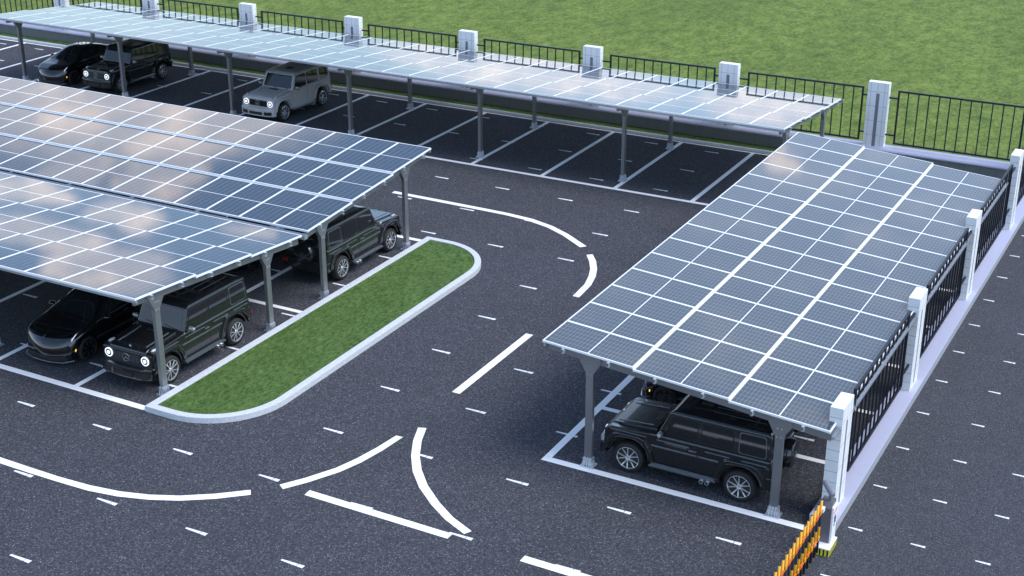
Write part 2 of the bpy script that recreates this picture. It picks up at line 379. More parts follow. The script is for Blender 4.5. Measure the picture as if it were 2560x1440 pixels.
ORD = ['rightmost', 'second', 'third', 'fourth', 'fifth', 'sixth', 'seventh', 'eighth', 'ninth']
pil = None
for k in range(9):
    xr = -13.10-6.35*(k-0)
    if pil is None: pil = t = make_pillar(2.69)
    else: t = copy_tree(pil)
    t.location = (xr-0.42, 55.93, 0.63)
    lab = 'white tiled pillar on the back wall, ' + ('the rightmost one, standing clear of the back canopy' if k == 0 else f'{ORD[k]} from the right')
    tag(t, lab, 'pillar', 'white slotted pillars of the back fence')
t = copy_tree(pil); t.location = (-7.09, 55.95, 0.60)
tag(t, 'white corner pillar where back wall and side wall meet', 'pillar', 'white slotted pillars of the back fence')
fen = None
for k in range(9):
    x1 = -14.14-6.35*(k-1) if k else -7.85
    if fen is None: fen = t = make_fence(4.90, 2.22, 11)
    else: t = copy_tree(fen)
    t.location = (x1-4.90, 55.93, 0.87)
    lab = 'black fence panel on the back wall, ' + ('the rightmost, clear in front of the grass' if k == 0 else f'{ORD[k]} from the right')
    tag(t, lab, 'fence', 'black fence panels along the grass field')
side_lab = ['nearest the camera behind the barrier gate', 'second from the barrier gate', 'third from the barrier gate', 'farthest visible, at the right picture edge']
for k in range(4):
    t = copy_tree(pil); t.location = (-7.09, 28.90+7.06*k, 0.272); t.rotation_euler = (0, 0, R(90))
    tag(t, 'white tiled pillar of the side fence, ' + side_lab[k], 'pillar', 'white slotted pillars of the side fence')
def kill(o):
    for c in list(o.children): kill(c)
    bpy.data.objects.remove(o)
fen2 = None
flab = ['between the nearest and second pillar by the barrier gate', 'between the second and third side pillar', 'between the third and fourth side pillar', 'beyond the fourth pillar at the right picture edge']
for k in range(4):
    if fen2 is None: fen2 = t = make_fence(5.05, 2.22, 12)
    else: t = copy_tree(fen2)
    t.location = (-7.03, 29.76+7.03*k, 0.71); t.rotation_euler = (0, 0, R(90))
    tag(t, 'black side fence panel ' + flab[k], 'fence', 'black fence panels along the outer road')

# ------------------------------------------------------------------ solar canopies
SL = 0.0735; TILT = math.atan(SL); UL = 2.40; PITCH = 1.329
def strip_z(k, z0): return z0-0.235*k
def make_panel():
    bm = bm_new(); w, l, f = PITCH/2-0.002, UL/2+0.012, 0.032
    box(bm, -w+f, w-f, -l+f, l-f, -0.030, -0.004)
    o = obj('solar_panel', bm, [M['glassPV'], M['backsheet']])
    for p in o.data.polygons:
        if p.normal.z < -0.5: p.material_index = 1
    bm = bm_new()
    box(bm, -w, w, -l, -l+f, -0.062, 0.0); box(bm, -w, w, l-f, l, -0.062, 0.0)
    box(bm, -w, -w+f, -l+f, l-f, -0.05, 0.0); box(bm, w-f, w, -l+f, l-f, -0.05, 0.0)
    fr = obj('panel_frame', bm, M['frame'], o)
    return o
PANEL = make_panel()
def make_post(top, gu):
    """post mesh with flared head; local origin at ground"""
    bm = bm_new(); a, b = 0.062, 0.10
    box(bm, -a, a, -b, b, 0.02, top-0.30)
    o1 = bm
    return o1
def canopy(name, loc, rz, sgn, n, z0, post_u, post_a, label, extra_gutter=None, gh=0.13):
    root = empty(name, loc, rz); tag(root, label, 'solar carport', 'solar panel carports')
    Lw = n*PITCH
    for k in range(3):
        for i in range(n):
            p = PANEL.copy(); COL.objects.link(p); p.parent = root
            f = PANEL.children[0].copy(); COL.objects.link(f); f.parent = p
            u = k*2.42+UL/2
            p.location = (sgn*(PITCH*(i+0.5)), u*math.cos(TILT)*1.0, strip_z(k, z0)-SL*UL/2)
            p.rotation_euler = (-TILT, 0, 0)
    # overall rafter line
    S = 0.0968
    zr = lambda u: z0-S*u-0.075
    for a in post_a:
        x = sgn*a
        bm = bm_new()
        prism(bm, [(0.10, zr(0.10)), (7.22, zr(7.22)), (7.22, zr(7.22)-0.19), (0.10, zr(0.10)-0.19)], x-0.045, x+0.045, 'yz')
        obj('rafter', bm, M['steel'], root, bevel=0.004)
        for u in post_u:
            bm = bm_new(); top = zr(u)-0.19
            box(bm, x-0.062, x+0.062, u-0.10, u+0.10, 0.02, top-0.36)
            obj('post', bm, M['steel'], root, bevel=0.012)
            bm = bm_new()
            prism(bm, [(u-0.103, top-0.40), (u+0.103, top-0.40), (u+0.103, top-0.30), (u+0.30, zr(u+0.3)-0.15), (u+0.30, zr(u+0.3)-0.01), (u-0.30, zr(u-0.3)-0.01), (u-0.30, zr(u-0.3)-0.15), (u-0.103, top-0.30)], x-0.068, x+0.068, 'yz')
            for q in (-1, 1):
                for (du, dz) in ((-0.05, -0.33), (0.05, -0.33), (-0.05, -0.10), (0.05, -0.10)):
                    tube(bm, (x+q*0.060, u+du, top+dz), (x+q*0.082, u+du, top+dz), 0.015, n=8, mi=1)
            obj('post_bracket', bm, [M['steel'], M['chrome']], root, bevel=0.003)
            bm = bm_new(); box(bm, x-0.15, x+0.15, u-0.18, u+0.18, 0.006, 0.026)
            for s in (-1, 1):
                for c in (-0.07, 0.0, 0.07):
                    prism(bm, [(s*0.06, 0.026), (s*0.145, 0.026), (s*0.125, 0.10), (s*0.075, 0.27), (s*0.06, 0.27)], u+c-0.012, u+c+0.012, 'xz', fn=lambda X, Y, Z: (x+X, Y, Z))
                for c in (-0.04, 0.04):
                    prism(bm, [(s*0.098, 0.026), (s*0.175, 0.026), (s*0.15, 0.10), (s*0.11, 0.27), (s*0.098, 0.27)], x+c-0.010, x+c+0.010, 'yz', fn=lambda X, Y, Z: (X, u+Y, Z))
            box(bm, x-0.085, x+0.085, u-0.125, u+0.125, 0.026, 0.24)
            for sx in (-1, 1):
                for sy in (-1, 1): tube(bm, (x+sx*0.125, u+sy*0.155, 0.026), (x+sx*0.125, u+sy*0.155, 0.06), 0.014, n=8)
            obj('base_plate', bm, M['basew'], root, bevel=0.006)
    for k in range(3):
        for du in (0.56, 1.77):
            u = k*2.42+du; zt = strip_z(k, z0)-SL*du-0.052
            bm = bm_new(); x0, x1 = sorted((sgn*-0.07, sgn*(Lw+0.07)))
            box(bm, x0, x1, u-0.03, u+0.03, zt-0.012, zt); box(bm, x0, x1, u+0.018, u+0.03, zt-0.12, zt-0.012); box(bm, x0, x1, u-0.03, u+0.018, zt-0.12, zt-0.108)
            obj('purlin', bm, M['purlin'], root)
    if extra_gutter:
        u0, u1, zg = extra_gutter; bm = bm_new(); x0, x1 = sorted((sgn*-0.06, sgn*(Lw+0.03)))
        box(bm, x0, x1, u0, u0+0.008, zg, zg+gh); box(bm, x0, x1, u1-0.008, u1, zg, zg+gh); box(bm, x0, x1, u0+0.008, u1-0.008, zg, zg+0.008)
        box(bm, sgn*-0.06-0.004, sgn*-0.06+0.004, u0, u1, zg, zg+gh)
        obj('gutter', bm, M['basew'], root)
    if True:
        bm = bm_new(); x0, x1 = sorted((sgn*-0.0, sgn*Lw)); box(bm, x0, x1, 0.02, 0.07, z0-0.15, z0-0.050)
        obj('edge_beam', bm, M['basew'], root)
    return root
canopy('solar_carport', (-14.30, 28.0, 0), R(-90), -1, 15, 3.275, (1.21, 6.03), (0.20, 6.64, 13.08, 19.52),
       'solar canopy on grey posts along the right side fence', (7.285, 7.35, 2.475), 0.075)
canopy('solar_carport', (-24.86, 25.27, 0), 0, -1, 18, 3.23, (0.90, 5.68), (0.19, 6.63, 13.07, 19.51),
       'front wing of the middle solar canopy, sloping away from the camera', (7.27, 7.44, 2.42))
canopy('solar_carport', (-24.86, 40.05, 0), R(180), 1, 18, 3.27, (1.45, 6.30), (0.19, 6.63, 13.07, 19.51),
       'rear wing of the middle solar canopy, sloping towards the camera', None)
canopy('solar_carport', (-14.85, 48.04, 0), 0, -1, 30, 3.29, (0.82, 5.62), (0.20, 6.64, 13.08, 19.52, 25.96, 32.40, 38.84),
       'long solar canopy over the back row by the grass field', (7.26, 7.40, 2.46))
kill(PANEL)

# ------------------------------------------------------------------ vehicles
def make_wheel(car, x, y, r, w, style):
    """wheel with outer side towards sign(y)"""
    s = 1 if y > 0 else -1
    wh = bpy.data.objects.new('wheel', None); COL.objects.link(wh); wh.parent = car; wh.location = (x, y, r)
    ri = r*0.72
    bm = bm_new(); h = w/2
    lathe(bm, [(-h*0.75, ri), (-h, ri+0.02), (-h, r-0.05), (-h*0.8, r-0.012), (-h*0.5, r), (h*0.5, r), (h*0.8, r-0.012), (h, r-0.05), (h, ri+0.02), (h*0.75, ri)], 'y', 40)
    obj('tyre', bm, M['rubber'], wh, smooth=True).data.set_sharp_from_angle(angle=R(50))
    mt = M['chrome'] if style == 'suv' else M['blackrim']
    bm = bm_new()
    lathe(bm, [(s*h*0.70, ri+0.004), (s*(h*0.95), ri+0.006), (s*(h*0.97), ri-0.006), (s*h*0.55, ri-0.022), (-s*h*0.5, ri-0.03)], 'y', 40)
    c0, c1 = s*(h*0.62), s*(h*0.80)
    ns = 5 if style == 'suv' else 7
    for i in range(ns):
        for d in ((-0.19, 0.19) if style == 'suv' else (-0.09, 0.09)):
            t0 = 2*math.pi*i/ns; t1 = t0+d*1.9 if style == 'suv' else t0+d
            for ta, tb in ((t0, t1),) if style != 'suv' else ((t0+d*0.5, t0+d*1.5),):
                p0 = Vector((math.cos(ta)*0.05, 0, math.sin(ta)*0.05)); p1 = Vector((math.cos(tb)*(ri-0.008), 0, math.sin(tb)*(ri-0.008)))
                dr = (p1-p0).normalized(); nn = Vector((-dr.z, 0, dr.x))
                wa, wb = (0.019, 0.012) if style == 'suv' else (0.03, 0.02)
                q = [p0+nn*wa, p0-nn*wa, p1-nn*wb, p1+nn*wb]
                A = [bm.verts.new(v+Vector((0, c0-s*0.02, 0))) for v in q]; B = [bm.verts.new(v+Vector((0, (c1 if k < 2 else c1+s*0.01), 0))) for k, v in enumerate(q)]
                bm.faces.new(A); bm.faces.new(B)
                for a in range(4): bm.faces.new((A[a], A[(a+1) % 4], B[(a+1) % 4], B[a]))
    lathe(bm, [(c0-s*0.03, 0.07), (c1+s*0.008, 0.062), (c1+s*0.014, 0.03)], 'y', 16)
    obj('rim', bm, mt, wh)
    bm = bm_new(); lathe(bm, [(s*h*0.3, ri-0.027), (s*h*0.42, ri-0.027)], 'y', 28); lathe(bm, [(-s*h*0.6, ri-0.01), (-s*h*0.55, ri-0.01)], 'y', 24)
    obj('brake_disc', bm, M['trim'], wh)
    return wh
def emblem_ring(bm, c, r, axis='x', th=0.012):
    """ring with three spokes, flat in the YZ plane"""
    n = 28
    for i in range(n):
        a, b = 2*math.pi*i/n, 2*math.pi*(i+1)/n
        tube(bm, (c[0], c[1]+r*math.sin(a), c[2]+r*math.cos(a)), (c[0], c[1]+r*math.sin(b), c[2]+r*math.cos(b)), th, n=6, caps=False)
    for i in range(3):
        a = 2*math.pi*i/3
        tube(bm, c, (c[0], c[1]+r*math.sin(a), c[2]+r*math.cos(a)), th*1.3, th*0.4, n=6)
def arc_pts(cx, cz, r, a0, a1, n): return [(cx+r*math.cos(R(a0+(a1-a0)*i/n)), cz+r*math.sin(R(a0+(a1-a0)*i/n))) for i in range(n+1)]
def rrect(x0, x1, z0, z1, r, n=3, xt0=None, xt1=None):
    """rounded quad; xt0/xt1 = x at the top for slanted sides"""
    xt0 = x0 if xt0 is None else xt0; xt1 = x1 if xt1 is None else xt1
    C = [Vector((x0, z0)), Vector((x1, z0)), Vector((xt1, z1)), Vector((xt0, z1))]; out = []
    for i in range(4):
        p, c, q = C[i-1], C[i], C[(i+1) % 4]; a = c+(p-c).normalized()*r; b = c+(q-c).normalized()*r
        for k in range(n+1):
            t = k/n; v = a*(1-t)**2+c*2*t*(1-t)+b*t*t; out.append((v.x, v.y))
    return out
AX = 1.445
def make_suv(paint, trimc):
    car = empty('parked_suv', (0, 0, 0))
    W = 0.875
    pts = [(-2.13, 0.52), (-2.17, 0.62), (-2.17, 1.235), (0.70, 1.235), (0.74, 1.215), (2.02, 1.125), (2.12, 1.06), (2.14, 0.60), (2.02, 0.50)]
    pts += [(AX+0.50, 0.50)]+arc_pts(AX, 0.42, 0.50, 15, 165, 12)+[(AX-0.52, 0.42)]
    pts += [(-AX+0.52, 0.42)]+arc_pts(-AX, 0.42, 0.50, 15, 165, 12)+[(-AX-0.50, 0.50)]
    bm = bm_new(); prism(bm, pts, -W, W, 'xz'); obj('body', bm, paint, car, bevel=0.035, seg=3, ang=40)
    bm = bm_new(); box(bm, -2.05, 2.0, -0.58, 0.58, 0.30, 0.95); box(bm, -0.9, 0.9, -0.80, 0.80, 0.30, 0.41); obj('underbody', bm, M['trim'], car)
    # greenhouse
    zb, zt, wb, wt = 1.236, 1.86, 0.862, 0.80
    bm = bm_new()
    lv = [(zb, -2.165, 0.72, wb), (zt, -2.10, 0.43, wt), (1.925, -2.04, 0.34, wt-0.05), (1.95, -1.9, 0.15, wt-0.20)]
    rings = [[bm.verts.new(p) for p in ((x0, -w, z), (x1, -w, z), (x1, w, z), (x0, w, z))] for z, x0, x1, w in lv]
    bm.faces.new(rings[0]); bm.faces.new(rings[-1])
    for a, b in zip(rings, rings[1:]):
        for i in range(4): bm.faces.new((a[i], a[(i+1) % 4], b[(i+1) % 4], b[i]))
    cab = obj('cabin', bm, paint, car, bevel=0.030, seg=3, ang=12)
    sy = lambda z: wb-(z-zb)/(zt-zb)*(wb-wt)
    wins = [rrect(-0.30, 0.56, 1.29, 1.79, 0.05, xt1=0.34), rrect(-1.19, -0.42, 1.29, 1.79, 0.05), rrect(-2.03, -1.37, 1.29, 1.79, 0.07, xt0=-1.99)]
    wlip = [(0.03, -0.2), (0.03, -0.2), (0.03, 0)]
    for s in (-1, 1):
        for wi, wp in enumerate(wins):
            cx = sum(p[0] for p in wp)/len(wp); cz = sum(p[1] for p in wp)/len(wp)
            big = [(cx+(x-cx)*1.07, cz+(z-cz)*1.09) for x, z in wp]
            bm = bm_new(); prism(bm, big, -0.02, 0.008, 'xz', fn=lambda x, y, z: (x, s*(sy(z)+y), z))
            fr = obj('window_frame', bm, trimc if wi == 2 else M['trim'], car, bevel=0.004)
            bm = bm_new(); prism(bm, wp, -0.01, 0.012, 'xz', fn=lambda x, y, z: (x, s*(sy(z)+y), z))
            obj('window', bm, M['glass'], fr)
        # door seams, mouldings, handles
        for x in (0.80, -0.355, -1.275):
            bm = bm_new(); box(bm, x-0.006, x+0.006, s*W-0.002, s*W+0.003, 0.56 if x > -1 else 0.98, 1.20)
            obj('door_seam', bm, M['trim'], car)
        bm = bm_new()
        for x0, x1 in ((-2.12, 0.88),): box(bm, x0, x1, min(s*(W-0.01), s*(W+0.014)), max(s*(W-0.01), s*(W+0.014)), 1.185, 1.215)
        obj('belt_moulding', bm, trimc, car, bevel=0.006)
        for x0, x1 in ((-0.88, -0.37), (-0.34, 0.86)):
            bm = bm_new(); box(bm, x0, x1, min(s*(W-0.01), s*(W+0.020)), max(s*(W-0.01), s*(W+0.020)), 0.885, 0.93)
            obj('side_moulding', bm, trimc, car, bevel=0.006)
        for x0, x1 in ((-1.15, -0.52), (-0.12, 0.72), (1.0, 1.95), (-2.08, -1.45)):
            bm = bm_new(); box(bm, x0, x1, min(s*(W-0.01), s*(W+0.008)), max(s*(W-0.01), s*(W+0.008)), 1.07, 1.100)  # trim-coloured strips standing for highlights along the body side
            obj('crease_highlight', bm, trimc, car, bevel=0.004)
        for x in (-0.27, -1.18):
            bm = bm_new(); box(bm, x, x+0.15, min(s*W, s*(W+0.045)), max(s*W, s*(W+0.045)), 1.005, 1.045); tube(bm, (x-0.03, s*W, 1.02), (x-0.03, s*(W+0.03), 1.02), 0.022)
            obj('door_handle', bm, trimc, car, bevel=0.008)
        # fender flares
        for cx in (AX, -AX):
            o_ = [(cx+0.66, 0.55), (cx+0.60, 0.80), (cx+0.42, 1.02), (cx+0.28, 1.06), (cx-0.28, 1.06), (cx-0.42, 1.02), (cx-0.60, 0.72), (cx-0.68, 0.47)]
            i_ = [(cx-0.56, 0.47), (cx-0.49, 0.70), (cx-0.34, 0.92), (cx-0.22, 0.965), (cx+0.22, 0.965), (cx+0.34, 0.92), (cx+0.49, 0.74), (cx+0.55, 0.55)]
            if cx < 0:
                o_ = [(2*cx-x, z) for x, z in o_]; i_ = [(2*cx-x, z) for x, z in i_]
            bm = bm_new(); prism(bm, o_+i_, min(s*0.80, s*0.955), max(s*0.80, s*0.955), 'xz'); obj('fender_flare', bm, paint, car, bevel=0.022, seg=2, ang=25)
        # running board
        bm = bm_new(); box(bm, -0.86, 0.86, min(s*0.82, s*0.99), max(s*0.82, s*0.99), 0.37, 0.43)
        for i in range(5): yy = s*(0.86+0.028*i); box(bm, -0.82, 0.82, yy-0.007, yy+0.007, 0.43, 0.438)
        obj('running_board', bm, M['trimgloss'], car, bevel=0.006)
        for x in (-0.52, -0.67):
            bm = bm_new(); tube(bm, (x, s*0.80, 0.33), (x, s*1.03, 0.33), 0.052, n=14); tube(bm, (x, s*1.0301, 0.33), (x, s*1.031, 0.33), 0.04, n=14, mi=1)
            obj('side_exhaust', bm, [M['chrome'], M['trim']], car)
        # mirrors
        bm = bm_new()
        bmesh.ops.create_uvsphere(bm, u_segments=16, v_segments=10, radius=1, matrix=Matrix.Translation((0.58, s*1.03, 1.33)) @ Matrix.Diagonal((0.060, 0.125, 0.080, 1)))
        box(bm, 0.545, 0.60, min(s*0.86, s*0.98), max(s*0.86, s*0.98), 1.25, 1.28)
        obj('wing_mirror', bm, M['mirrorcap'], car, smooth=True)
        # front lamps
        bm = bm_new(); lathe(bm, [(2.10, 0.135), (2.155, 0.135), (2.162, 0.115), (2.150, 0.10)], 'x', 28, (0, s*0.655, 0.90))
        hl = obj('headlight', bm, M['lamp'], car, smooth=True)
        bm = bm_new(); lathe(bm, [(2.12, 0.1), (2.152, 0.1)], 'x', 24, (0, s*0.655, 0.90)); obj('lens', bm, M['trim'], hl)
        bm = bm_new(); lathe(bm, [(2.12, 0.062), (2.166, 0.058), (2.176, 0.03)], 'x', 20, (0, s*0.655, 0.90)); obj('bulb', bm, M['lamp'], hl)
        bm = bm_new(); bmesh.ops.create_uvsphere(bm, u_segments=12, v_segments=8, radius=1, matrix=Matrix.Translation((1.86, s*0.765, 1.15)) @ Matrix.Diagonal((0.13, 0.055, 0.045, 1)))
        obj('turn_signal', bm, M['lampdim'], car, smooth=True)
        bm = bm_new(); box(bm, -2.31, -2.24, s*0.76-0.09, s*0.76+0.09, 0.66, 0.76); obj('tail_light', bm, M['red'], car, bevel=0.012)
        # roof drip rail
        bm = bm_new(); prism(bm, [(-2.06, 1.862), (0.44, 1.862), (0.44, 1.885), (-2.06, 1.885)], min(s*0.775, s*0.82), max(s*0.775, s*0.82), 'xz'); obj('drip_rail', bm, trimc, car, bevel=0.004)
    # windscreen and rear window
    bm = bm_new()
    def ws(x, y, z):   # incoming: x=offset, y, z=height
        t = (z-zb)/(zt-zb); return (0.72+(0.43-0.72)*t+x, y*(1-0.12*t), z)
    prism(bm, [(-0.76, 1.285), (0.76, 1.285), (0.76, 1.81), (-0.76, 1.81)], -0.02, 0.010, 'yz', fn=ws); wsf = obj('windscreen', bm, M['glass'], car, bevel=0.004)
    for y0, y1 in ((-0.55, -0.05), (0.10, 0.60)):
        bm = bm_new(); tube(bm, ws(0.03, y1, 1.275), ws(0.022, y0, 1.34), 0.010, 0.007, n=6)
        obj('wiper', bm, M['trim'], wsf)
    bm = bm_new(); prism(bm, rrect(-0.55, 0.55, 1.33, 1.76, 0.06), -2.17, -2.12, 'yz'); obj('rear_window', bm, M['glass'], car)
    # bonnet
    bm = bm_new(); prism(bm, [(0.80, 1.18), (0.80, 1.262), (1.96, 1.178), (2.08, 1.125), (2.10, 1.05)], -0.66, 0.66, 'xz')
    hd = obj('bonnet', bm, paint, car, bevel=0.03, seg=3, ang=20)
    for s in (-1, 1):
        bm = bm_new(); prism(bm, [(0.95, 1.245), (0.95, 1.272), (1.88, 1.202), (1.88, 1.18)], s*0.50-0.018, s*0.50+0.018, 'xz'); obj('bonnet_ridge', bm, trimc, hd, bevel=0.006)
    bm = bm_new(); box(bm, 0.90, 1.04, -0.22, 0.22, 1.24, 1.262); obj('bonnet_vent', bm, M['trim'], hd, bevel=0.006)
    bm = bm_new(); tube(bm, (1.97, 0, 1.17), (1.98, 0, 1.20), 0.025); obj('bonnet_badge', bm, M['chrome'], hd)
    # grille
    bm = bm_new(); box(bm, 2.10, 2.152, -0.47, 0.47, 0.76, 1.03); gr = obj('grille', bm, M['trim'], car, bevel=0.012)
    bm = bm_new()
    for i in range(15):
        y = -0.42+0.06*i
        if abs(y) > 0.11: box(bm, 2.152, 2.164, y-0.008, y+0.008, 0.785, 1.005)
    for zz in (0.84, 0.895, 0.95): box(bm, 2.1521, 2.158, -0.43, 0.43, zz-0.004, zz+0.004)
    obj('grille_mesh', bm, M['trimgloss'] if paint is not M['paint_grey'] else M['trim'], gr)
    bm = bm_new(); emblem_ring(bm, (2.175, 0, 0.90), 0.115); obj('grille_badge', bm, M['mirrorcap'], gr)
    # bumpers
    bm = bm_new()
    prism(bm, [(2.05, -0.93), (2.20, -0.90), (2.33, -0.62), (2.37, 0), (2.33, 0.62), (2.20, 0.90), (2.05, 0.93)], 0.36, 0.70, 'xy')
    fb = obj('front_bumper', bm, paint, car, bevel=0.03, seg=3)
    bm = bm_new(); box(bm, 2.30, 2.376, -0.34, 0.34, 0.44, 0.56); obj('bumper_intake', bm, M['trim'], fb)
    for s in (-1, 1):
        bm = bm_new(); prism(bm, [(2.20, s*0.45), (2.352, s*0.45), (2.336, s*0.62), (2.25, s*0.80), (2.12, s*0.80)], 0.43, 0.58, 'xy'); obj('bumper_intake', bm, M['trim'], fb)
    bm = bm_new(); prism(bm, [(-2.05, -0.90), (-2.22, -0.88), (-2.28, -0.7), (-2.28, 0.7), (-2.22, 0.88), (-2.05, 0.90)], 0.48, 0.80, 'xy'); obj('rear_bumper', bm, paint, car, bevel=0.02)
    # spare wheel cover on the rear door
    bm = bm_new(); lathe(bm, [(-2.16, 0.33), (-2.24, 0.365), (-2.40, 0.365), (-2.445, 0.33), (-2.455, 0.20)], 'x', 36, (0, -0.06, 1.08))
    sp = obj('spare_wheel_cover', bm, paint, car, smooth=True); sp.data.set_sharp_from_angle(angle=R(40))
    bm = bm_new(); emblem_ring(bm, (-2.462, -0.06, 1.08), 0.06, th=0.007); obj('cover_badge', bm, M['trimgloss'], sp)
    # roof details
    for y in (-0.40, -0.13, 0.13, 0.40):
        bm = bm_new(); box(bm, -1.85, -0.55, y-0.02, y+0.02, 1.945, 1.962); obj('roof_rib', bm, paint, cab, bevel=0.006)
    bm = bm_new(); box(bm, -0.42, -0.12, -0.16, 0.16, 1.945, 1.975); obj('roof_hatch', bm, M['trim'], cab, bevel=0.008)
    for x in (AX, -AX):
        for y in (-0.80, 0.80): make_wheel(car, x, y, 0.405, 0.28, 'suv')
    return car
# ---- smooth saloon
ZT = [(-2.36, 0.34), (-2.37, 0.62), (-2.33, 0.90), (-2.20, 1.03), (-1.95, 1.10), (-1.55, 1.20), (-1.10, 1.335), (-0.55, 1.43), (0.0, 1.445), (0.40, 1.38), (0.80, 1.21), (1.15, 1.03), (1.45, 0.95), (1.80, 0.88), (2.10, 0.78), (2.25, 0.66), (2.33, 0.50), (2.34, 0.30)]
def lerp_tab(tab, x):
    if x <= tab[0][0]: return tab[0][1]
    for (a, va), (b, vb) in zip(tab, tab[1:]):
        if x <= b: t = (x-a)/(b-a); return va+(vb-va)*t
    return tab[-1][1]
def cat(tab, u):
    """catmull-rom through list of tuples, u in [0,len-1]"""
    n = len(tab)-1; i = min(int(u), n-1); t = u-i
    p = [tab[max(0, min(n, i+k))] for k in (-1, 0, 1, 2)]
    return [0.5*((2*p[1][k])+(-p[0][k]+p[2][k])*t+(2*p[0][k]-5*p[1][k]+4*p[2][k]-p[3][k])*t*t+(-p[0][k]+3*p[1][k]-3*p[2][k]+p[3][k])*t**3) for k in range(len(p[0]))]
WID = [(-2.36, 0.78), (-2.0, 0.89), (-1.3, 0.925), (0, 0.925), (1.3, 0.925), (1.9, 0.895), (2.34, 0.80)]
BELT = [(-2.36, 0.80), (-1.9, 1.00), (-1.0, 0.99), (0.0, 0.94), (1.0, 0.90), (1.6, 0.84), (2.0, 0.76), (2.3, 0.6)]
def car_surf(u, t, s=1):
    """u in [0,len(ZT)-1], t in [0,1] from sill to centre line"""
    x, zt = cat(ZT, u); w = lerp_tab(WID, x)
    zb = min(lerp_tab(BELT, x), zt-0.02); z0 = 0.19
    zb = max(zb, z0+0.05); zt = max(zt, zb+0.01)
    gh = max(0.0, min(1.0, (zt-zb)/0.40)); rw = w*(0.90-0.26*gh)
    prof = [(w*0.90, z0), (w*0.97, z0+0.10), (w, z0+(zb-z0)*0.55), (w*0.985, z0+(zb-z0)*0.85), (w*0.93, zb), (rw+(w*0.93-rw)*0.45, zb+(zt-zb)*0.52), (rw, zt-0.06*gh-0.01), (rw*0.55, zt-0.008), (0.0, zt)]
    y, z = cat(prof, t*(len(prof)-1))
    y *= 1.06; w *= 1.06; z = z0+(z-z0)*1.11
    k = 0.30*max(0.0, (x-1.5)/0.84)**1.7+0.22*max(0.0, (-1.7-x)/0.66)**1.5
    return Vector((x-math.copysign(k, x)*(y/w)**2, s*y, z))
def u_of_x(x):
    lo, hi = 1.0, len(ZT)-2.0
    for _ in range(30):
        m_ = (lo+hi)/2
        if cat(ZT, m_)[0] < x: lo = m_
        else: hi = m_
    return lo
def surf_patch(bm, quad, s, off, nu=14, nv=8, raw=False):
    """quad: 4 (x,t) corners"""
    g = []
    for i in range(nu+1):
        row = []
        for j in range(nv+1):
            a, b = i/nu, j/nv
            x = (quad[0][0]*(1-a)+quad[1][0]*a)*(1-b)+(quad[3][0]*(1-a)+quad[2][0]*a)*b
            t = (quad[0][1]*(1-a)+quad[1][1]*a)*(1-b)+(quad[3][1]*(1-a)+quad[2][1]*a)*b
            u = u_of_x(x); p = car_surf(u, t, s); e = 0.02
            du = car_surf(u+e, t, s)-car_surf(u-e, t, s); dv = car_surf(u, min(1, t+e), s)-car_surf(u, max(0, t-e), s)
            nrm = du.cross(dv); nrm = nrm.normalized() if nrm.length > 1e-9 else Vector((0, 0, 1))
            if nrm.y*s < -0.3 or nrm.z < -0.6: nrm = -nrm
            if nrm.z < 0 and abs(nrm.z) > 0.5: nrm = -nrm
            row.append(bm.verts.new(p+nrm*off))
        g.append(row)
    for i in range(nu):
        for j in range(nv): bm.faces.new((g[i][j], g[i+1][j], g[i+1][j+1], g[i][j+1]))
